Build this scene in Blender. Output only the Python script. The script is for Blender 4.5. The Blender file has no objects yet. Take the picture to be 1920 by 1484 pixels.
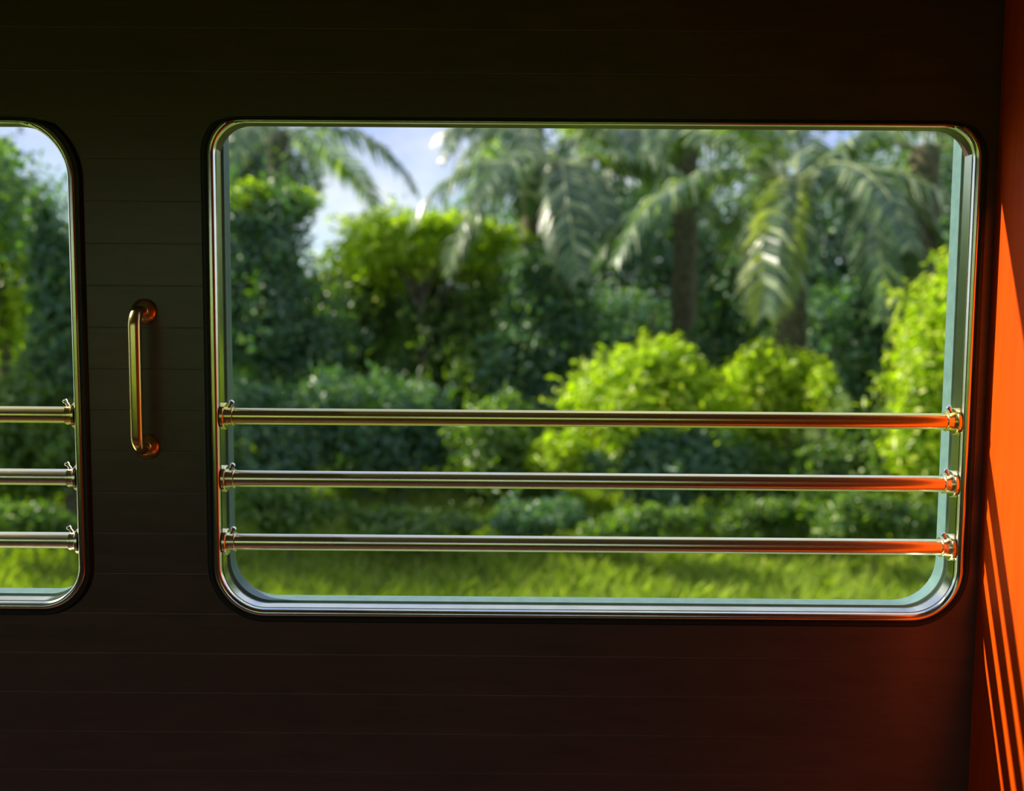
import bpy, math, random
import numpy as np
from mathutils import Vector, Matrix

S = bpy.context.scene
COL = S.collection
R = math.radians

# ------------------------------------------------------------------ camera
F_PX = 1813.0
CAM = Vector((0.0, -1.3, 1.25))
YAW, PITCH, ROLL = -0.0024, 0.0811, 0.0073
fw = Vector((math.sin(YAW) * math.cos(PITCH), math.cos(YAW) * math.cos(PITCH), -math.sin(PITCH)))
r0 = Vector((math.cos(YAW), -math.sin(YAW), 0))
u0 = r0.cross(fw)
rt = r0 * math.cos(ROLL) + u0 * math.sin(ROLL)
up = -r0 * math.sin(ROLL) + u0 * math.cos(ROLL)
cd = bpy.data.cameras.new('camera')
cam = bpy.data.objects.new('camera', cd)
COL.objects.link(cam)
cam.matrix_world = Matrix(((rt.x, up.x, -fw.x, CAM.x), (rt.y, up.y, -fw.y, CAM.y), (rt.z, up.z, -fw.z, CAM.z), (0, 0, 0, 1)))
cd.sensor_width = 36.0
cd.lens = 36.0 * F_PX / 1920.0
cd.clip_start = 0.02
cd.clip_end = 500
cd.dof.use_dof = True
cd.dof.focus_distance = 1.32
cd.dof.aperture_fstop = 2.8
S.camera = cam

# ------------------------------------------------------------------ view, world, sun
S.view_settings.view_transform = 'Standard'
S.view_settings.look = 'None'
S.view_settings.gamma = 1.0
S.view_settings.use_curve_mapping = False
S.view_settings.exposure = 0.3

world = bpy.data.worlds.new('sky')
S.world = world
world.use_nodes = True
wt = world.node_tree
wt.nodes.clear()


def nd(t, kind, **kw):
    n = t.nodes.new(kind)
    for k, v in kw.items():
        if k in n.inputs:
            n.inputs[k].default_value = v
        else:
            setattr(n, k, v)
    return n


def ramp(t, stops, interp='LINEAR'):
    n = t.nodes.new('ShaderNodeValToRGB')
    n.color_ramp.interpolation = interp
    e = n.color_ramp.elements
    e[0].position, e[0].color = stops[0][0], (*stops[0][1], 1)
    e[1].position, e[1].color = stops[1][0], (*stops[1][1], 1)
    for p, c in stops[2:]:
        x = e.new(p)
        x.color = (*c, 1)
    return n


L = wt.links.new
tc = nd(wt, 'ShaderNodeTexCoord')
sep = nd(wt, 'ShaderNodeSeparateXYZ')
L(tc.outputs['Generated'], sep.inputs[0])
blue = ramp(wt, [(0.0, (0.80, 0.95, 1.0)), (0.11, (0.66, 0.84, 1.0)), (0.17, (0.42, 0.56, 1.0)), (1.0, (0.16, 0.30, 0.80))])
L(sep.outputs['Z'], blue.inputs[0])
mp = nd(wt, 'ShaderNodeMapping')
mp.inputs['Scale'].default_value = (1, 1, 2.2)
mp.inputs['Location'].default_value = (0.35, 0.1, 0.0)
L(tc.outputs['Generated'], mp.inputs[0])
cn = nd(wt, 'ShaderNodeTexNoise', Scale=3.2, Detail=6.0, Roughness=0.55)
L(mp.outputs[0], cn.inputs['Vector'])
cr = ramp(wt, [(0.42, (0, 0, 0)), (0.62, (1, 1, 1))])
L(cn.outputs[0], cr.inputs[0])
mix = nd(wt, 'ShaderNodeMix', data_type='RGBA')
L(cr.outputs[0], mix.inputs[0])
L(blue.outputs[0], mix.inputs[6])
mix.inputs[7].default_value = (0.92, 0.97, 1.0, 1)
bg = nd(wt, 'ShaderNodeBackground', Strength=0.86)
L(mix.outputs[2], bg.inputs[0])
wo = nd(wt, 'ShaderNodeOutputWorld')
L(bg.outputs[0], wo.inputs[0])

sd = bpy.data.lights.new('sun', 'SUN')
sd.energy = 7.4
sd.angle = R(0.9)
sd.color = (1.0, 0.93, 0.76)
sun = bpy.data.objects.new('sun', sd)
COL.objects.link(sun)
SUN = Vector((3.4, -1.0, -2.5)).normalized()
sun.rotation_euler = SUN.to_track_quat('-Z', 'Y').to_euler()
sun.location = (-10, 5, 9)


# ------------------------------------------------------------------ helpers
def at(px, py, y):
    """point of the place seen at a photo pixel, at depth y"""
    d = fw + rt * ((px - 960) / F_PX) - up * ((py - 742) / F_PX)
    return CAM + d * ((y - CAM.y) / d.y)


def tag(o, label=None, cat=None, group=None, kind=None):
    if label: o['label'] = label
    if cat: o['category'] = cat
    if group: o['group'] = group
    if kind: o['kind'] = kind
    return o


def empty(name, loc):
    o = bpy.data.objects.new(name, None)
    COL.objects.link(o)
    o.location = loc
    o.empty_display_size = 0.05
    return o


def link(name, me, mats, parent=None, smooth=True, auto=None):
    o = bpy.data.objects.new(name, me)
    COL.objects.link(o)
    for m in (mats if isinstance(mats, (list, tuple)) else [mats]):
        me.materials.append(m)
    if smooth:
        me.polygons.foreach_set('use_smooth', [True] * len(me.polygons))
        if auto is not None:
            me.set_sharp_from_angle(angle=R(auto))
    if parent is not None:
        o.parent = parent
        # meshes are written in world coordinates: move them into the parent's frame
        me.transform(Matrix.Translation(-parent_loc(parent)))
    return o


def parent_loc(p):
    v = Vector(p.location)
    while p.parent is not None:
        p = p.parent
        v += Vector(p.location)
    return v


class MB:
    def __init__(s):
        s.v, s.f = [], []

    def add(s, vs, fs):
        b = len(s.v)
        s.v += [tuple(v) for v in vs]
        s.f += [tuple(i + b for i in f) for f in fs]
        return s

    def box(s, lo, hi):
        x0, y0, z0 = lo
        x1, y1, z1 = hi
        return s.add([(x0, y0, z0), (x1, y0, z0), (x1, y1, z0), (x0, y1, z0), (x0, y0, z1), (x1, y0, z1), (x1, y1, z1), (x0, y1, z1)],
                     [(0, 3, 2, 1), (4, 5, 6, 7), (0, 1, 5, 4), (1, 2, 6, 5), (2, 3, 7, 6), (3, 0, 4, 7)])

    def tube(s, pts, rad, seg=16, cap=True):
        pts = [Vector(p) for p in pts]
        n = len(pts)
        rad = rad if isinstance(rad, (list, tuple)) else [rad] * n
        vs, fs = [], []
        ref = None
        for i, p in enumerate(pts):
            t = (pts[min(i + 1, n - 1)] - pts[max(i - 1, 0)]).normalized()
            if ref is None:
                ref = t.orthogonal().normalized()
            ref = (ref - t * ref.dot(t)).normalized()
            b = t.cross(ref)
            for k in range(seg):
                a = 2 * math.pi * k / seg
                vs.append(p + (ref * math.cos(a) + b * math.sin(a)) * rad[i])
        for i in range(n - 1):
            for k in range(seg):
                k2 = (k + 1) % seg
                fs.append((i * seg + k, i * seg + k2, (i + 1) * seg + k2, (i + 1) * seg + k))
        if cap:
            fs.append(tuple(range(seg))[::-1])
            fs.append(tuple((n - 1) * seg + k for k in range(seg)))
        return s.add(vs, fs)

    def lathe(s, o, axis, prof, seg=32, sx=1.0, sz=1.0):
        """prof: (distance along axis, radius); sx, sz stretch the section"""
        o, axis = Vector(o), Vector(axis).normalized()
        a = axis.orthogonal().normalized() if abs(axis.z) > 0.9 else axis.cross(Vector((0, 0, 1))).normalized()
        b = a.cross(axis)
        vs, fs = [], []
        for h, r in prof:
            for k in range(seg):
                t = 2 * math.pi * k / seg
                vs.append(o + axis * h + a * (math.cos(t) * r * sx) + b * (math.sin(t) * r * sz))
        for i in range(len(prof) - 1):
            for k in range(seg):
                k2 = (k + 1) % seg
                fs.append((i * seg + k, (i + 1) * seg + k, (i + 1) * seg + k2, i * seg + k2))
        fs.append(tuple(range(seg)))
        fs.append(tuple((len(prof) - 1) * seg + k for k in range(seg))[::-1])
        return s.add(vs, fs)

    def build(s, name, mat, parent=None, smooth=True, auto=40):
        me = bpy.data.meshes.new(name)
        me.from_pydata(s.v, [], s.f)
        me.update()
        return link(name, me, mat, parent, smooth, auto)


# ------------------------------------------------------------------ materials
def new_mat(name):
    m = bpy.data.materials.new(name)
    m.use_nodes = True
    return m, m.node_tree, m.node_tree.nodes['Principled BSDF']


def metal(name, col, rough, noise=0.06, col2=None):
    m, t, b = new_mat(name)
    b.inputs['Metallic'].default_value = 1.0
    tcn = nd(t, 'ShaderNodeTexCoord')
    n = nd(t, 'ShaderNodeTexNoise', Scale=28.0, Detail=4.0)
    t.links.new(tcn.outputs['Object'], n.inputs['Vector'])
    c = ramp(t, [(0.35, col), (0.7, col2 or tuple(x * 0.86 for x in col))])
    t.links.new(n.outputs[0], c.inputs[0])
    t.links.new(c.outputs[0], b.inputs['Base Color'])
    mr = nd(t, 'ShaderNodeMapRange')
    mr.inputs[3].default_value = rough
    mr.inputs[4].default_value = rough + noise
    t.links.new(n.outputs[0], mr.inputs[0])
    t.links.new(mr.outputs[0], b.inputs['Roughness'])
    return m


def plain(name, col, rough=0.6, spec=0.5, scale=20, vary=0.2):
    m, t, b = new_mat(name)
    b.inputs['Roughness'].default_value = rough
    b.inputs['Specular IOR Level'].default_value = spec
    tcn = nd(t, 'ShaderNodeTexCoord')
    n = nd(t, 'ShaderNodeTexNoise', Scale=float(scale), Detail=5.0)
    t.links.new(tcn.outputs['Object'], n.inputs['Vector'])
    c = ramp(t, [(0.3, tuple(x * (1 - vary) for x in col)), (0.7, tuple(x * (1 + vary) for x in col))])
    t.links.new(n.outputs[0], c.inputs[0])
    t.links.new(c.outputs[0], b.inputs['Base Color'])
    return m


def wood(name, c1, c2, grain_scale, rough=0.32, plank=None, coat=0.3, groove_axis='Z', spec=0.5):
    """polished timber; grain stretched along one axis, plank joints as fine grooves"""
    m, t, b = new_mat(name)
    tcn = nd(t, 'ShaderNodeTexCoord')
    mpn = nd(t, 'ShaderNodeMapping')
    mpn.inputs['Scale'].default_value = grain_scale
    t.links.new(tcn.outputs['Object'], mpn.inputs[0])
    n = nd(t, 'ShaderNodeTexNoise', Scale=6.0, Detail=8.0, Roughness=0.6, Distortion=0.5)
    t.links.new(mpn.outputs[0], n.inputs['Vector'])
    c = ramp(t, [(0.3, c1), (0.72, c2)])
    t.links.new(n.outputs[0], c.inputs[0])
    col = c.outputs[0]
    bump_in = n.outputs[0]
    if plank:
        sp = nd(t, 'ShaderNodeSeparateXYZ')
        t.links.new(tcn.outputs['Object'], sp.inputs[0])
        d = nd(t, 'ShaderNodeMath', operation='DIVIDE')
        t.links.new(sp.outputs[groove_axis], d.inputs[0])
        d.inputs[1].default_value = plank
        fr = nd(t, 'ShaderNodeMath', operation='FRACT')
        t.links.new(d.outputs[0], fr.inputs[0])
        pp = nd(t, 'ShaderNodeMath', operation='PINGPONG')
        t.links.new(fr.outputs[0], pp.inputs[0])
        pp.inputs[1].default_value = 0.5
        g = ramp(t, [(0.0, (0, 0, 0)), (0.02, (1, 1, 1))])
        t.links.new(pp.outputs[0], g.inputs[0])
        bu = nd(t, 'ShaderNodeBump', Strength=0.22, Distance=0.0015)
        t.links.new(g.outputs[0], bu.inputs['Height'])
        t.links.new(bu.outputs[0], b.inputs['Normal'])
    t.links.new(col, b.inputs['Base Color'])
    b.inputs['Roughness'].default_value = rough
    b.inputs['Coat Weight'].default_value = coat
    b.inputs['Specular IOR Level'].default_value = spec
    b.inputs['Coat Roughness'].default_value = 0.25
    return m


def leaf_mat(name, stops, trans=0.4, gloss=0.35, tcol=(0.55, 0.75, 0.05)):
    """leaf colours drawn leaf by leaf; light passes through the blades"""
    m = bpy.data.materials.new(name)
    m.use_nodes = True
    t = m.node_tree
    b = t.nodes['Principled BSDF']
    g = nd(t, 'ShaderNodeNewGeometry')
    c = ramp(t, stops)
    t.links.new(g.outputs['Random Per Island'], c.inputs[0])
    t.links.new(c.outputs[0], b.inputs['Base Color'])
    b.inputs['Roughness'].default_value = gloss
    b.inputs['Specular IOR Level'].default_value = 0.45
    tr = nd(t, 'ShaderNodeBsdfTranslucent')
    mm = nd(t, 'ShaderNodeMix', data_type='RGBA', blend_type='MULTIPLY')
    mm.inputs[0].default_value = 1.0
    t.links.new(c.outputs[0], mm.inputs[6])
    mm.inputs[7].default_value = (tcol[0] * 2.6, tcol[1] * 2.6, tcol[2] * 2.6, 1)
    t.links.new(mm.outputs[2], tr.inputs[0])
    ms = nd(t, 'ShaderNodeMixShader')
    ms.inputs[0].default_value = trans
    t.links.new(b.outputs[0], ms.inputs[1])
    t.links.new(tr.outputs[0], ms.inputs[2])
    t.links.new(ms.outputs[0], t.nodes['Material Output'].inputs['Surface'])
    return m


M = {
    'wall': wood('dark_mahogany_boards', (0.062, 0.036, 0.028), (0.100, 0.054, 0.042), (1.2, 8, 9), 0.38, plank=0.056),
    'partition': wood('orange_varnished_wood', (0.56, 0.050, 0.000), (0.68, 0.072, 0.000), (8, 14, 0.9), 0.55, coat=0.0, spec=0.12),
    'plain_wall': plain('pale_end_wall', (0.35, 0.32, 0.24)),
    'post': wood('dark_corner_wood', (0.07, 0.022, 0.009), (0.11, 0.034, 0.013), (8, 8, 1), 0.35),
    'floor': wood('red_brown_floor_boards', (0.22, 0.09, 0.04), (0.30, 0.13, 0.06), (1, 8, 8), 0.4, plank=0.11, groove_axis='Y'),
    'ceiling': wood('cream_ceiling_boards', (0.20, 0.18, 0.13), (0.25, 0.22, 0.16), (1, 8, 8), 0.5, plank=0.09, groove_axis='Y'),
    'chrome': metal('polished_steel', (0.84, 0.84, 0.78), 0.16, 0.05),
    'reveal': metal('yellow_tinted_steel', (0.88, 0.86, 0.66), 0.16, 0.05),  # yellow tint paints the sunlit bush's reflection into the steel
    'brass': metal('polished_brass', (0.95, 0.80, 0.28), 0.20, 0.05, (0.88, 0.72, 0.33)),
    'brass_pale': metal('pale_brass', (0.95, 0.90, 0.66), 0.20, 0.06, (0.90, 0.80, 0.50)),  # paler, less yellow brass for the lower rails
    'gasket': plain('black_rubber', (0.008, 0.010, 0.007), 0.5, 0.4),
    'teal': plain('teal_grey_paint', (0.11, 0.20, 0.19), 0.35, 0.5, 60, 0.12),
    'cream': plain('cream_body_paint', (0.45, 0.36, 0.18), 0.4),
    'bark': plain('grey_brown_bark', (0.10, 0.085, 0.055), 0.85, 0.2, 9, 0.45),
    'palm_bark': plain('palm_trunk_bark', (0.13, 0.12, 0.07), 0.85, 0.2, 14, 0.5),
    'rachis': plain('pale_green_frond_stalk', (0.26, 0.30, 0.11), 0.45, 0.4),
    'leaf_dark': leaf_mat('dark_evergreen_leaves', [(0.0, (0.075, 0.150, 0.095)), (0.6, (0.115, 0.215, 0.115)), (1.0, (0.20, 0.28, 0.09))], 0.30),
    'leaf_mid': leaf_mat('mid_green_leaves', [(0.0, (0.075, 0.140, 0.045)), (0.6, (0.14, 0.22, 0.045)), (1.0, (0.28, 0.36, 0.08))], 0.38),
    'leaf_yellow': leaf_mat('yellow_green_leaves', [(0.0, (0.19, 0.26, 0.018)), (0.5, (0.40, 0.46, 0.020)), (1.0, (0.64, 0.66, 0.08))], 0.45),
    'leaf_grey': leaf_mat('grey_green_leaves', [(0.0, (0.07, 0.12, 0.075)), (0.6, (0.15, 0.21, 0.13)), (1.0, (0.34, 0.42, 0.30))], 0.25),
    'palm_leaf': leaf_mat('palm_leaflets', [(0.0, (0.05, 0.095, 0.05)), (0.6, (0.12, 0.18, 0.09)), (1.0, (0.48, 0.52, 0.32))], 0.30, 0.28),
    'palm_yellow': leaf_mat('yellow_palm_leaflets', [(0.0, (0.22, 0.28, 0.02)), (1.0, (0.50, 0.54, 0.07))], 0.42, 0.3),
    'grass': leaf_mat('grass_blades', [(0.0, (0.18, 0.25, 0.045)), (0.6, (0.34, 0.40, 0.055)), (1.0, (0.55, 0.56, 0.14))], 0.35, 0.5),
    'soil': plain('mossy_soil', (0.10, 0.15, 0.035), 0.95, 0.1, 1.3, 0.5),
    'ballast': plain('grey_ballast', (0.13, 0.12, 0.10), 0.9, 0.2, 30, 0.5),
}


# ------------------------------------------------------------------ the carriage
def rrect(x0, x1, z0, z1, rt_, rb_, off=0.0, n=14):
    """rounded rectangle, anticlockwise seen from the room; top and bottom radii; grown by off"""
    x0 -= off; x1 += off; z0 -= off; z1 += off
    rt_ = max(rt_ + off, 0.001); rb_ = max(rb_ + off, 0.001)
    out = []
    for cx, cz, r, a0 in ((x1 - rb_, z0 + rb_, rb_, -90), (x1 - rt_, z1 - rt_, rt_, 0), (x0 + rt_, z1 - rt_, rt_, 90), (x0 + rb_, z0 + rb_, rb_, 180)):
        for k in range(n + 1):
            a = R(a0 + 90 * k / n)
            out.append((cx + r * math.cos(a), cz + r * math.sin(a)))
    return out


def sweep(rect, prof):
    """profile (outward offset, y) carried round a rounded rectangle"""
    rings = [rrect(*rect, off=o) for o, _ in prof]
    n = len(rings[0])
    mb = MB()
    vs, fs = [], []
    for ring, (_, y) in zip(rings, prof):
        vs += [(x, y, z) for x, z in ring]
    m = len(prof)
    for i in range(m):
        j = (i + 1) % m
        for k in range(n):
            k2 = (k + 1) % n
            fs.append((i * n + k, i * n + k2, j * n + k2, j * n + k))
    mb.add(vs, fs)
    return mb


def slab(name, outer, holes, y0, y1, mat, kind='structure', parent=None):
    """upright board in the xz plane with openings, between depths y0 and y1"""
    cu = bpy.data.curves.new(name, 'CURVE')
    cu.dimensions = '2D'
    cu.fill_mode = 'BOTH'
    cu.extrude = (y1 - y0) / 2
    for pl in [outer] + holes:
        sp = cu.splines.new('POLY')
        sp.points.add(len(pl) - 1)
        for i, (x, z) in enumerate(pl):
            sp.points[i].co = (x, z, 0, 1)
        sp.use_cyclic_u = True
    tmp = bpy.data.objects.new('tmp', cu)
    COL.objects.link(tmp)
    bpy.context.view_layer.update()
    me = bpy.data.meshes.new_from_object(tmp.evaluated_get(bpy.context.evaluated_depsgraph_get()))
    bpy.data.objects.remove(tmp)
    bpy.data.curves.remove(cu)
    me.transform(Matrix.Translation((0, (y0 + y1) / 2, 0)) @ Matrix.Rotation(R(90), 4, 'X'))
    me.name = name
    me.materials.clear()
    o = link(name, me, mat, parent, True, 30)
    if kind: tag(o, kind=kind)
    return o


XL, XR = -6.2, 0.636           # carriage end and partition
ZC, YB = 2.25, -2.45           # ceiling height, opposite wall
IN = 0.011                     # rim width
WINS = [
    ((-0.409 + IN, 0.614 - IN, 0.838 + IN, 1.503, 0.042, 0.060), 'window_1'),
    ((-1.640 + IN, -0.583 - IN, 0.845 + IN, 1.500, 0.072, 0.050), 'window_2'),
]
EXTRA = [(-2.86, -1.86, 0.85, 1.49, 0.05, 0.06), (-4.1, -3.1, 0.85, 1.49, 0.05, 0.06)]
box = lambda a, b, c, d: [(a, c), (b, c), (b, d), (a, d)]

slab('wall_back', box(XL, XR + 0.04, 0.0, ZC), [rrect(*w) for w, _ in WINS] + [rrect(*w) for w in EXTRA], 0.0, 0.024, M['wall'])
# outer body side: its window openings reach higher than the lining's
slab('wall_back_outer', box(XL, 3.0, -0.35, ZC + 0.1),
     [rrect(w[0] + 0.003, w[1] - 0.003, w[2] + 0.003, w[3] + 0.11, 0.02, w[5]) for w, _ in WINS] + [rrect(*w) for w in EXTRA], 0.026, 0.052, M['teal'])

mb = MB().box((XL, YB, -0.02), (XR, 0.0, 0.0)); tag(mb.build('floor', M['floor'], smooth=False), kind='structure')
mb = MB().box((XL, YB, ZC), (XR + 0.04, 0.02, ZC + 0.03)); tag(mb.build('ceiling', M['ceiling'], smooth=False), kind='structure')
mb = MB().box((XR, YB, 0.0), (XR + 0.035, -0.0005, ZC)); tag(mb.build('wall_right', M['partition'], smooth=False), kind='structure')
mb = MB().box((XL - 0.03, YB, 0.0), (XL, 0.0, ZC)); tag(mb.build('wall_left', M['plain_wall'], smooth=False), kind='structure')
slab('wall_front', box(XL, XR + 0.04, 0.0, ZC), [rrect(a, a + 1.05, 0.76, 1.66, 0.05, 0.06) for a in (-0.42, -1.64, -2.86, -4.08)], YB - 0.05, YB, M['wall'])

# window rims: black gasket, polished steel rim and reveal, teal outer frame
for w, nm in WINS:
    root = empty(nm, ((w[0] + w[1]) / 2, 0, w[2]))
    tag(root, kind='structure')
    g = [(IN - 0.001, 0.0), (IN - 0.001, -0.003), (IN + 0.002, -0.0065), (IN + 0.0055, -0.0065), (IN + 0.008, -0.003), (IN + 0.009, 0.0)]
    def head(mb_):                                          # the bead is slim along the head of the opening
        mb_.v = [(x, y * (0.5 if z > w[3] else 1.0), w[3] + (z - w[3]) * 0.45 if z > w[3] else z) for x, y, z in mb_.v]
        return mb_
    head(sweep(w, g)).build('rubber_gasket', M['gasket'], root)
    rim = []
    for k in range(13):                                     # half-round bead
        a = math.pi * k / 12
        rim.append((IN / 2 + 0.0005 + (IN / 2 + 0.0005) * math.cos(a), -0.0075 * math.sin(a) - 0.0005))
    head(sweep(w, rim)).build('steel_rim', M['chrome'], root, auto=35)
    # polished reveal: a taller frame behind the lining, its head hidden above the opening
    wl = (w[0], w[1], w[2], w[3] + 0.10, 0.02, w[5])
    sweep(wl, [(-0.0008, 0.0005), (-0.0008, 0.030), (-0.0003, 0.030), (-0.0003, 0.0005)]).build('steel_reveal', M['reveal'], root, auto=35)


# guard rails across the windows
def rail(x0, x1, z, y, label, group, mat):
    root = empty('guard_rail', (x0, y, z))
    tag(root, label, 'rail', group)
    MB().tube([(x0 + 0.002, y, z), (x0 + 0.3 * (x1 - x0), y, z), (x0 + 0.7 * (x1 - x0), y, z), (x1 - 0.002, y, z)], 0.0112, 28).build('rail_tube', mat, root, auto=50)
    for x, s in ((x0, 1), (x1, -1)):
        b = MB()
        b.lathe((x, y, z), (s, 0, 0), [(0.0, 0.0182), (0.0036, 0.0185), (0.0048, 0.0172), (0.0050, 0.0128), (0.0120, 0.0126), (0.0136, 0.0135), (0.0148, 0.0135), (0.0155, 0.0122)], 28, 1.0, 1.0)
        br = b.build('bracket', mat, root)
        t = MB()
        # small tilted screw head that stands up from the bracket
        p = Vector((x + s * 0.010, y - 0.006, z + 0.0130))
        d = Vector((s * 0.5, -0.15, 0.8)).normalized()
        t.lathe(p, d, [(0.0, 0.0022), (0.006, 0.0022), (0.0065, 0.0034), (0.0095, 0.0034), (0.0102, 0.0026)], 14)
        t.build('screw', M['chrome'], br)
        br2 = None
    return root


RAIL_Y = 0.012
ZS = (1.1098 + 0.0025, 1.0233 + 0.003, 0.9342 + 0.004)
names = ('topmost', 'middle', 'lowest')
for (w, nm), where, grp in zip(WINS, ('of the three across the large right-hand window', 'of the three across the cut-off left window'),
                               ('guard rails across the large window', 'guard rails across the left window')):
    for z, n_ in zip(ZS, names):
        m = M['brass'] if n_ == 'topmost' else M['brass_pale']
        rail(w[0] + 0.0008, w[1] - 0.0008, z, RAIL_Y, 'polished brass guard rail, ' + n_ + ' ' + where, grp, m)

# grab handle on the pillar
gx, gt, gb = -0.4965, 1.2535, 1.0712
root = empty('grab_handle', (gx, 0, gb))
tag(root, 'vertical brass grab handle on the dark wall between the windows', 'handle')
so, br_ = 0.036, 0.019
pts = [(gx, -0.006, gt), (gx, -so + br_, gt)]
for k in range(1, 9):
    a = R(90 * k / 8)
    pts.append((gx, -so + br_ - br_ * math.sin(a), gt - br_ + br_ * math.cos(a)))
pts.append((gx, -so, (gt + gb) / 2))
for k in range(0, 9):
    a = R(90 * k / 8)
    pts.append((gx, -so + br_ - br_ * math.cos(a), gb + br_ - br_ * math.sin(a)))
pts.append((gx, -0.006, gb))
MB().tube(pts, 0.0082, 24).build('grip', M['brass'], root)
for z in (gt, gb):
    MB().lathe((gx, 0, z), (0, -1, 0), [(0.0, 0.0172), (0.003, 0.0174), (0.0055, 0.016), (0.008, 0.0135), (0.0105, 0.0105), (0.012, 0.0085)], 32).build('mounting_flange', M['brass'], root)

# outside of the carriage: roof and underframe, so that sun and shade fall as they do
mb = MB().box((XL, YB - 0.15, ZC + 0.04), (3.0, 0.12, ZC + 0.12)); tag(mb.build('roof', M['cream'], smooth=False), kind='structure')


# ------------------------------------------------------------------ the land
def gz(x, y):
    ay = abs(y + 1.2) - 1.2
    if ay < 5.0: z = -1.1
    elif ay < 13: z = -1.1 + 0.95 * ((ay - 5) / 8) ** 1.15
    else: z = -0.15 + 0.05 * (ay - 13)
    k = min(max((ay - 4) / 6, 0), 1)
    return z + k * (0.10 * math.sin(x * 0.9 + 1.0) + 0.06 * math.sin(x * 2.3 + y))


xs = np.linspace(-45, 45, 121)
ys = np.concatenate([np.linspace(-30, -6, 20), np.linspace(-5, 4, 6), np.linspace(4.6, 16, 40), np.linspace(18, 60, 14)])
vs = [(x, y, gz(x, y)) for y in ys for x in xs]
nx = len(xs)
fs = [(j * nx + i, j * nx + i + 1, (j + 1) * nx + i + 1, (j + 1) * nx + i) for j in range(len(ys) - 1) for i in range(nx - 1)]
tag(MB().add(vs, fs).build('ground', M['soil'], auto=None), kind='structure')

rng = np.random.default_rng(7)


def unit(v):
    return v / np.maximum(np.linalg.norm(v, axis=1, keepdims=True), 1e-9)


def leaves(pos, nrm, ln, wd, droop=0.3):
    """folded leaf blades: one small four-cornered blade creased along its midrib at each position"""
    n = len(pos)
    rnd = unit(rng.normal(size=(n, 3)))
    t = unit(rnd - nrm * np.sum(rnd * nrm, axis=1, keepdims=True))
    t[:, 2] -= droop
    t = unit(t)
    s = unit(np.cross(nrm, t))
    q = np.cross(t, s)
    l = (ln * rng.uniform(0.6, 1.35, n))[:, None]
    w = (wd * rng.uniform(0.6, 1.3, n))[:, None]
    base = pos - t * l * 0.5
    tip = pos + t * l * 0.5 - q * l * 0.12
    a = pos + s * w * 0.5 + q * w * 0.18 - t * l * 0.06
    b = pos - s * w * 0.5 + q * w * 0.18 - t * l * 0.06
    v = np.stack([base, a, tip, b], axis=1).reshape(-1, 3)
    return v


def quads_mesh(name, v, tris=True):
    n = len(v) // 4
    me = bpy.data.meshes.new(name)
    me.vertices.add(len(v))
    me.vertices.foreach_set('co', v.astype(np.float32).ravel())
    i = np.arange(n)[:, None] * 4
    f = np.concatenate([i + [0, 1, 2], i + [0, 2, 3]], axis=1).reshape(-1)
    me.loops.add(len(f))
    me.loops.foreach_set('vertex_index', f.astype(np.int32))
    me.polygons.add(2 * n)
    me.polygons.foreach_set('loop_start', (np.arange(2 * n) * 3).astype(np.int32))
    me.update(calc_edges=True)
    me.validate()
    return me


def crown_points(c, rad, n, lobes=9, fill=0.5):
    """points over a lumpy crown: several overlapping rounded masses of leaves"""
    c, rad = np.array(c), np.array(rad)
    n0, n = n, int(n * 0.84)
    lc = unit(rng.normal(size=(lobes, 3))) * rng.uniform(0.35, 0.85, (lobes, 1))
    lr = rng.uniform(0.22, 0.50, lobes)
    lc = np.vstack([lc, [[0, 0, 0]]])
    lr = np.append(lr, 0.6)
    k = rng.choice(lobes + 1, n, p=(lr ** 2) / np.sum(lr ** 2))
    d = unit(rng.normal(size=(n, 3)))
    r = 1 - fill * rng.random(n) ** 1.6
    r = r + 0.17 * rng.normal(size=n)
    p = lc[k] + d * (lr[k] * r)[:, None]
    nrm = unit(d * 0.8 + np.array([0, 0, 0.55]) + 0.55 * rng.normal(size=(n, 3)))
    p = c + p * rad
    # loose shoots that stick out of the mass
    m = 14
    k = max((n0 - n) // m, 1)
    j = rng.integers(0, n, k)
    o = unit(p[j] - c + np.array([0, 0, 0.15]) * rad)
    o = unit(o + 0.55 * rng.normal(size=(k, 3)) + np.array([0, 0, 0.25]))
    ln_ = (0.40 * rad.min() + 0.12 * rad.max()) * rng.uniform(0.4, 1.25, k)
    u = np.linspace(0, 1, m)
    q = p[j][:, None, :] + o[:, None, :] * (ln_[:, None] * u)[..., None] + 0.035 * rng.normal(size=(k, m, 3))
    q[..., 2] -= (ln_[:, None] * u ** 2) * 0.35
    q = q.reshape(-1, 3)
    p = np.vstack([p, q])
    nrm = np.vstack([nrm, unit(rng.normal(size=(len(q), 3)) + np.array([0, 0, 0.8]))])
    # hollows: whole patches of the crown are open
    fq = 5.0 / max(rad.max(), 0.6)
    ph = rng.uniform(0, 6.3, 3)
    h = np.sin(p[:, 0] * fq + ph[0] + 1.3 * np.sin(p[:, 2] * fq)) + np.sin(p[:, 2] * fq * 1.7 + ph[1]) + 0.8 * np.sin((p[:, 0] + p[:, 1]) * fq * 2.1 + ph[2])
    keep = (h > -0.9) | (rng.random(len(p)) < 0.30)
    return p[keep], nrm[keep]


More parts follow.
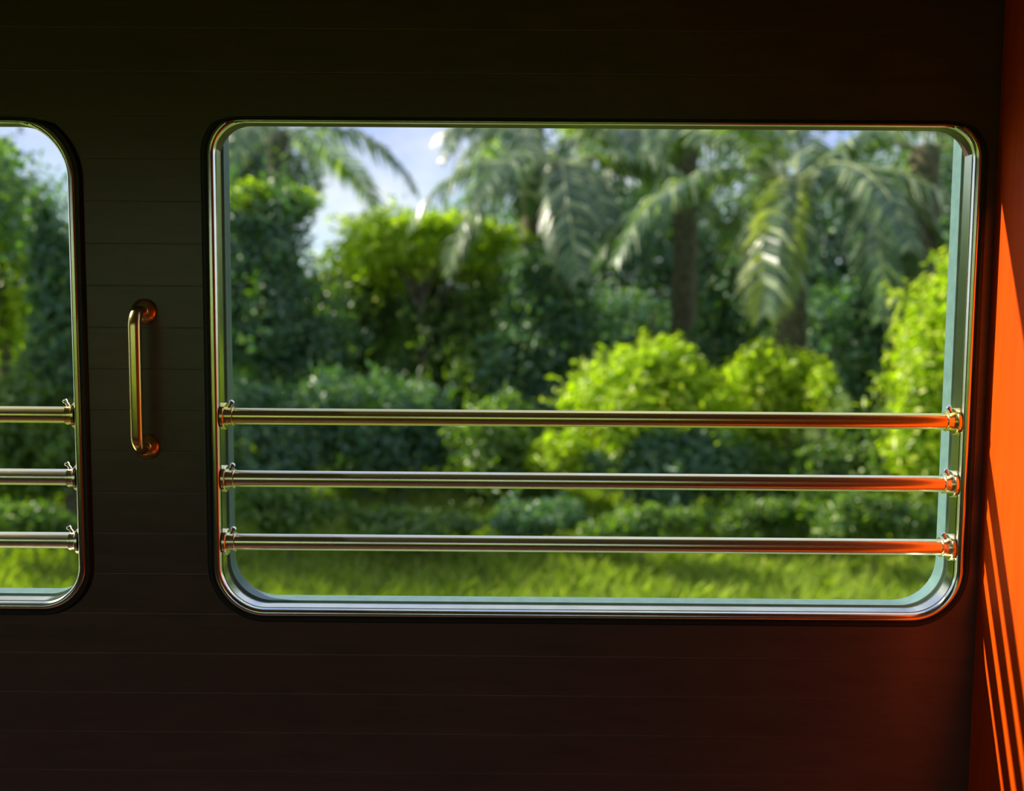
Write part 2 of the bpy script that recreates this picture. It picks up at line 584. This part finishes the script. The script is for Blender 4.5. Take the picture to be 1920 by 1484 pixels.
def tree(name, label, cat, px, py, y, wpx, hpx, mat, n, leaf=0.11, group=None, trunk=0.09, lobes=14, depth=0.8, ragged=0.0):
    """a tree or shrub whose crown centre is seen at px, py; wpx, hpx its half width and half height"""
    c = at(px, py, y)
    sc = (y + 1.3) / F_PX
    rx, rz = wpx * sc, hpx * sc
    ry = max(min(rx, rz) * depth, 0.25)
    g = gz(c.x, c.y)
    root = empty(name, (c.x, c.y, g))
    tag(root, label, cat, group)
    p, nr = crown_points(c, (rx, ry, rz), n, lobes)
    keep = p[:, 2] > g + 0.03
    p, nr = p[keep], nr[keep]
    v = leaves(p, nr, leaf, leaf * 0.46)
    link('foliage', quads_mesh('foliage', v), mat, root, smooth=False)
    t = MB()
    top = Vector((c.x, c.y, max(c.z, g + 0.25)))
    base = Vector((c.x, c.y, g - 0.05))
    mid = base.lerp(top, 0.5) + Vector((rx * 0.04, 0, 0))
    t.tube([base, mid, top], [trunk, trunk * 0.8, trunk * 0.5], 9)
    rr = random.Random(int(px * 7 + py))
    for k in range(6):
        a = 2 * math.pi * k / 6 + rr.random()
        s0 = base.lerp(top, rr.uniform(0.45, 0.95))
        e = Vector((c.x + rx * 0.6 * math.cos(a), c.y + ry * 0.6 * math.sin(a), max(c.z + rz * rr.uniform(-0.1, 0.55), g + 0.2)))
        m_ = s0.lerp(e, 0.5) + Vector((0, 0, 0.08 * rz))
        t.tube([s0, m_, e], [trunk * 0.45, trunk * 0.3, trunk * 0.12], 6)
    t.build('trunk' if cat == 'tree' else 'stem', M['bark'], root)
    return root


def frond_mesh(length, a0, droop, ex, seed, pairs=58, width=0.46):
    """one feather-shaped palm frond growing along +x and arching down; returns stalk points and leaflets"""
    rr = np.random.default_rng(seed)
    ts = np.linspace(0, 1, 22)
    ang = R(a0) - R(droop) * ts ** ex              # pitch of the stalk
    step = length / 21
    P = [np.zeros(3)]
    for a in ang[1:]:
        P.append(P[-1] + np.array([math.cos(a), 0, math.sin(a)]) * step)
    P = np.array(P)
    u = np.repeat(np.linspace(0.14, 0.99, pairs), 2)
    side = np.tile([1.0, -1.0], pairs)
    f = u * 21
    i = np.minimum(f.astype(int), 20)
    base = P[i] + (P[i + 1] - P[i]) * (f - i)[:, None]
    tan = unit(P[i + 1] - P[i])
    nup = np.stack([-tan[:, 2], 0 * u, tan[:, 0]], axis=1)
    ll = width * np.sin(np.pi * (0.12 + 0.84 * u)) ** 0.6 * rr.uniform(0.85, 1.1, len(u))
    sv = np.zeros((len(u), 3)); sv[:, 1] = side
    d = unit(sv + tan * 0.55 + nup * rr.uniform(-0.25, 0.35, (len(u), 1)))
    w = 0.050
    wv = tan * w * 0.5
    m1 = base + d * (ll * 0.55)[:, None]
    m1[:, 2] -= ll * 0.10
    tip = base + d * (ll * 0.92)[:, None]
    tip[:, 2] -= ll * 0.50
    # two blades end to end: the inner half level, the outer half hanging
    q1 = np.stack([base - wv * 0.5, m1 - wv, m1 + wv, base + wv * 0.5], axis=1)
    q2 = np.stack([m1 - wv, tip - wv * 0.15, tip + wv * 0.15, m1 + wv], axis=1)
    v = np.concatenate([q1, q2], axis=1).reshape(-1, 3)
    return P, v


def quads8_mesh(name, v):
    """leaflets of two joined blades (6 distinct corners each)"""
    v = v.reshape(-1, 8, 3)
    n = len(v)
    w = v[:, [0, 1, 2, 3, 5, 6]].reshape(-1, 3)
    i = np.arange(n)[:, None] * 6
    f = np.concatenate([i + [0, 1, 2, 3], i + [1, 4, 5, 2]], axis=1).reshape(-1, 4)
    me = bpy.data.meshes.new(name)
    me.from_pydata([tuple(p) for p in w], [], [tuple(int(k) for k in q) for q in f])
    me.update()
    return me


FRONDS = {}


def frond_data(kind, mat):
    key = (kind, mat)
    if key not in FRONDS:
        spec = {'long': (2.6, 25, 90, 0.9, 3), 'hang': (2.4, 25, 108, 0.55, 5), 'up': (2.2, 55, 80, 1.1, 8)}[kind]
        P, v = frond_mesh(*spec)
        lm = quads8_mesh('leaflets', v)
        lm.materials.append(M[mat])
        st = MB().tube([tuple(p) for p in P[::3]], [0.026 * (1 - 0.85 * k / 7) for k in range(8)], 6)
        sm = bpy.data.meshes.new('stalk')
        sm.from_pydata(st.v, [], st.f)
        sm.update()
        sm.materials.append(M['rachis'])
        FRONDS[key] = (sm, lm)
    return FRONDS[key]


def palm(label, px, py, y, fronds, scale=1.0, trunk_r=0.16, group='palm trees beyond the track', lean=0.0):
    """fronds: (heading in degrees, 0 = right, 90 = away from the train, kind, material, size)"""
    c = at(px, py, y)
    g = gz(c.x, c.y)
    root = empty('palm_tree', (c.x - lean, c.y, g))
    tag(root, label, 'tree', group)
    t = MB()
    n = 26
    pts, rad = [], []
    for k in range(n + 1):
        u = k / n
        pts.append((c.x - lean * (1 - u) ** 1.5, c.y, g - 0.1 + (c.z - g + 0.1) * u))
        rad.append(trunk_r * (1.15 - 0.25 * u) * (1.12 if k % 2 else 0.94))
    t.tube(pts, rad, 12)
    t.build('trunk', M['palm_bark'], root)
    for h, kind, mat, s in fronds:
        sm, lm = frond_data(kind, mat)
        fo = bpy.data.objects.new('frond', sm)
        COL.objects.link(fo)
        fo.parent = root
        fo.location = (lean + 0.10 * math.cos(R(h)), 0.10 * math.sin(R(h)), c.z - g - 0.05)
        fo.rotation_euler = (R(((h * 37) % 30) - 15), 0, R(h))
        fo.scale = (s * scale,) * 3
        lo = bpy.data.objects.new('leaflets', lm)
        COL.objects.link(lo)
        lo.parent = fo
    return root


Lg, Hg, Ug = 'long', 'hang', 'up'
pl, py_ = 'palm_leaf', 'palm_yellow'
palm('broad palm tree with pale hanging fronds, centre of the right half of the large window', 1490, 330, 9.6,
     [(200, Lg, pl, 1.0), (235, Hg, pl, 0.95), (250, Hg, py_, 0.95), (262, Hg, pl, 0.85), (300, Hg, pl, 1.0), (325, Lg, pl, 0.9), (350, Ug, pl, 0.9),
      (15, Lg, pl, 0.9), (60, Ug, pl, 0.9), (100, Lg, pl, 0.9), (140, Ug, pl, 1.0), (170, Lg, pl, 1.0), (215, Ug, pl, 0.9), (285, Lg, pl, 0.9)], trunk_r=0.17)
palm('palm tree with one frond arching left towards the sky gap, left of the broad palm', 1055, 300, 11.0,
     [(185, Lg, pl, 0.85), (210, Hg, pl, 0.9), (265, Hg, pl, 0.95), (290, Hg, pl, 0.8), (330, Lg, pl, 0.9), (0, Lg, pl, 0.9), (30, Ug, pl, 0.8), (90, Lg, pl, 0.9),
      (150, Ug, pl, 0.9), (240, Lg, pl, 0.8)], trunk_r=0.16)
palm('palm tree with a sunlit stubby trunk at the upper right corner of the large window', 1735, 275, 10.2,
     [(180, Lg, pl, 0.8), (205, Lg, pl, 0.9), (240, Ug, pl, 0.8), (340, Lg, pl, 0.9), (20, Ug, pl, 0.9), (80, Lg, pl, 0.8), (130, Ug, pl, 0.9), (300, Ug, pl, 0.8)], trunk_r=0.18)
palm('tall dark palm whose fronds hang over the right edge of the sky gap', 1000, 225, 12.5,
     [(195, Hg, pl, 0.8), (225, Lg, pl, 0.75), (260, Hg, pl, 0.9), (310, Lg, pl, 1.0), (350, Lg, pl, 1.0), (30, Lg, pl, 0.9), (120, Lg, pl, 1.0)], trunk_r=0.16)
palm('tall palm with fronds reaching right across the sky gap from its left edge', 520, 245, 13.0,
     [(352, Lg, pl, 0.95), (330, Hg, pl, 0.6), (270, Lg, pl, 0.8), (225, Lg, pl, 0.9), (180, Lg, pl, 1.0), (150, Lg, pl, 0.9), (60, Lg, pl, 0.9)], trunk_r=0.16)
palm('palm tree against the upper edge of the large window, between the two sunlit palms', 1290, 215, 12.0,
     [(180, Lg, pl, 0.9), (215, Hg, pl, 0.9), (250, Lg, pl, 0.8), (300, Lg, pl, 0.9), (330, Hg, pl, 0.9), (0, Lg, pl, 0.9), (90, Lg, pl, 0.9), (40, Lg, pl, 0.9)], trunk_r=0.16)

D_, Mi, Y_, G_ = M['leaf_dark'], M['leaf_mid'], M['leaf_yellow'], M['leaf_grey']
TG, BG_, SG = 'trees of the far woodland', 'shrubs on the bank', 'low weeds along the bank foot'
# far woodland
for a in [
    ('woodland_tree', 'far dark tree low below the left part of the sky gap', 640, 650, 19.0, 240, 262, D_, 13000, 0.20),
    ('woodland_tree', 'far dark tree low below the right part of the sky gap', 880, 650, 20.0, 240, 262, D_, 13000, 0.20),
    ('woodland_tree', 'tall far tree behind the arching palm frond, right of the sky gap', 1080, 500, 20.5, 190, 290, D_, 13000, 0.20),
    ('woodland_tree', 'tall far tree behind the broad palm, its crown at the upper window edge', 1330, 480, 21.0, 230, 330, D_, 17000, 0.20),
    ('woodland_tree', 'tall far tree behind the palms near the right end of the window', 1600, 470, 20.0, 230, 350, D_, 17000, 0.20),
    ('woodland_tree', 'far tree partly hidden behind the right window frame', 1850, 480, 19.0, 190, 330, D_, 12000, 0.20),
    ('woodland_tree', 'far dark tree behind the bright round bush', 1210, 700, 17.0, 260, 210, D_, 10000, 0.20),
    ('woodland_tree', 'far dark tree low behind the trunk of the broad palm', 1520, 700, 17.0, 260, 230, D_, 10000, 0.20),
    ('woodland_tree', 'tall far grey-green tree in the upper left corner of the large window', 465, 330, 18.0, 135, 150, G_, 7500, 0.18),
    ('woodland_tree', 'far dark tree filling the pillar side of the left window', 150, 590, 17.0, 180, 310, D_, 13000, 0.20),
    ('woodland_tree', 'far dark tree low in the left window, at the photo edge', -60, 620, 18.0, 230, 320, D_, 12000, 0.20),
    ('woodland_tree', 'far dark tree at middle height by the left frame of the large window', 420, 640, 17.0, 170, 280, D_, 12000, 0.20),
]:
    tree(*a[:2], 'tree', *a[2:], group=TG, trunk=0.16)
# middle distance
for a in [
    ('leafy_tree', 'dark rounded tree by the left frame of the large window', 490, 600, 11.0, 140, 270, D_, 17000, 0.12, None),
    ('leafy_tree', 'mid green tree at the lower left corner of the sky gap', 670, 640, 12.5, 140, 225, Mi, 15000, 0.12, None),
    ('leafy_tree', 'mid green tree just behind the yellow-green crown below the sky gap', 850, 640, 12.0, 150, 225, Mi, 16000, 0.12, None),
    ('leafy_tree', 'small tree top at the left window frame, sunlit yellow painted into its leaves', 505, 385, 11.0, 100, 60, Y_, 2600, 0.11, None),  # yellow leaf colour stands in for sun on the treetop
    ('leafy_tree', 'tree crown top straight below the sky gap, sunlit yellow-green painted into its leaves', 790, 470, 11.7, 170, 78, Y_, 7500, 0.11, None),  # sunlit band along the treetops, put in as a yellow-leaved crown
    ('leafy_tree', 'dark tree between the yellow-green crown and the bright round bush', 1010, 650, 10.5, 110, 200, D_, 11000, 0.12, None),
    ('leafy_tree', 'yellow-green tree in the left window, cut by the photo edge', 0, 470, 9.5, 95, 215, Y_, 9500, 0.10, None),
    ('leafy_tree', 'dark green tree in the left window beside the pillar', 125, 590, 7.6, 75, 290, D_, 11000, 0.10, None),
    ('leafy_tree', 'tall dark climber-covered tree right of the broad palm', 1655, 600, 9.3, 70, 230, D_, 9500, 0.10, None),
    ('leafy_tree', 'slim dark tree between the bright round bush and the broad palm trunk', 1385, 600, 10.4, 75, 130, D_, 6000, 0.11, None),
    ('leafy_tree', 'unseen high-crowned tree added beyond the left edge to shade the grass', -250, 300, 8.3, 260, 230, D_, 12000, 0.12, None),  # added out of view, only to cast shade on the left grass
]:
    tree(*a[:2], 'tree', *a[2:10], group='trees in the middle distance', trunk=0.08)
for a in [
    ('shrub', 'bright yellow-green round bush above the top rail', 1200, 735, 8.2, 170, 130, Y_, 15000, 0.10),
    ('shrub', 'smaller yellow-green bush just right of the bright round bush', 1450, 760, 8.6, 110, 125, Y_, 9500, 0.10),
    ('shrub', 'tall sunlit shrub against the right frame of the large window', 1800, 720, 7.2, 150, 300, Y_, 20000, 0.10),
    ('shrub', 'sunlit shrub behind the right ends of the rails', 1620, 880, 7.6, 170, 110, Mi, 12000, 0.09),
    ('shrub', 'small twiggy sprig at the foot of the climber-covered tree', 1545, 735, 8.0, 32, 60, Y_, 900, 0.07),
    ('shrub', 'dark shrub behind the left ends of the rails', 520, 830, 8.2, 150, 130, D_, 12000, 0.09),
    ('shrub', 'dark shrub left of centre, crossed by the top rail', 740, 820, 8.8, 160, 125, D_, 12000, 0.09),
    ('shrub', 'green shrub crossed by the rails just left of the bright round bush', 940, 850, 8.2, 140, 115, Mi, 11000, 0.09),
    ('shrub', 'yellow-leaved shrub between the top and middle rails near the centre', 1045, 850, 7.6, 50, 52, Y_, 2200, 0.08),
    ('shrub', 'dark shrub below the bright round bush, between the rails', 1230, 890, 7.8, 160, 95, D_, 10000, 0.09),
    ('shrub', 'dark shrub below the smaller bush, between the middle rails', 1440, 900, 8.0, 130, 90, Mi, 8500, 0.09),
    ('shrub', 'green shrub low in the left window behind the rails', 60, 860, 7.6, 140, 140, Mi, 12000, 0.09),
    ('shrub', 'dark shrub in the left window beside the pillar', 170, 800, 8.0, 80, 140, D_, 7500, 0.09),
]:
    tree(*a[:2], 'shrub', *a[2:], group=BG_, trunk=0.035)
for a in [
    ('weed_clump', 'leafy weed clump behind the lowest rail near its left end', 540, 965, 6.8, 130, 52, Mi, 4600, 0.07),
    ('weed_clump', 'mid green weed clump just left of the middle of the lowest rail', 780, 985, 6.9, 170, 40, Mi, 4600, 0.07),
    ('weed_clump', 'dark weed clump at the middle of the lowest rail', 1010, 970, 6.9, 110, 50, D_, 3500, 0.07),
    ('weed_clump', 'green weed clump right of the middle of the lowest rail', 1200, 985, 6.6, 100, 36, Mi, 3800, 0.07),
    ('weed_clump', 'mid green weed clump above the right part of the lowest rail', 1420, 965, 7.2, 120, 38, Mi, 3800, 0.07),
    ('weed_clump', 'weed clump behind the right end of the lowest rail', 1640, 975, 6.6, 150, 52, Mi, 3800, 0.07),
    ('weed_clump', 'weed clump behind the lowest rail of the left window', 60, 975, 6.7, 130, 50, Mi, 4200, 0.07),
]:
    tree(*a[:2], 'weeds', *a[2:], group=SG, trunk=0.012)

# grass on the bank
n = 130000
gxs = rng.uniform(-6.5, 6.5, n)
gys = 4.4 + 6.6 * rng.random(n) ** 0.9
base = np.stack([gxs, gys, [gz(a, b) for a, b in zip(gxs, gys)]], axis=1)
h = rng.uniform(0.07, 0.24, n)
lean = rng.normal(size=(n, 2)) * 0.45
tip = base + np.stack([lean[:, 0] * h, lean[:, 1] * h, h], axis=1)
ang = rng.uniform(0, math.pi, n)
wv = np.stack([np.cos(ang), np.sin(ang), 0 * ang], axis=1) * 0.006
midp = (base + tip) / 2
midp[:, 2] += h * 0.08
v = np.stack([base, midp + wv, tip, midp - wv], axis=1).reshape(-1, 3)
g = link('grass', quads_mesh('grass', v), M['grass'], None, smooth=False)
tag(g, 'sunlit rough grass on the bank, seen below the lowest rail', 'grass', kind='stuff')

# the line's other side: an unseen hedge added for the metal to mirror
n = 16000
hp = np.stack([rng.uniform(-11, 9, n), -7.5 + rng.normal(size=n) * 0.7, -1.0 + 2.85 * rng.random(n)], axis=1)
v = leaves(hp, unit(rng.normal(size=(n, 3)) + np.array([-0.4, 0.9, 0.5])), 0.26, 0.14)
g = link('hedge', quads_mesh('hedge', v), Y_, None, smooth=False)
tag(g, 'unseen leafy hedge added for reflections on the other side of the carriage', 'hedge', kind='stuff')
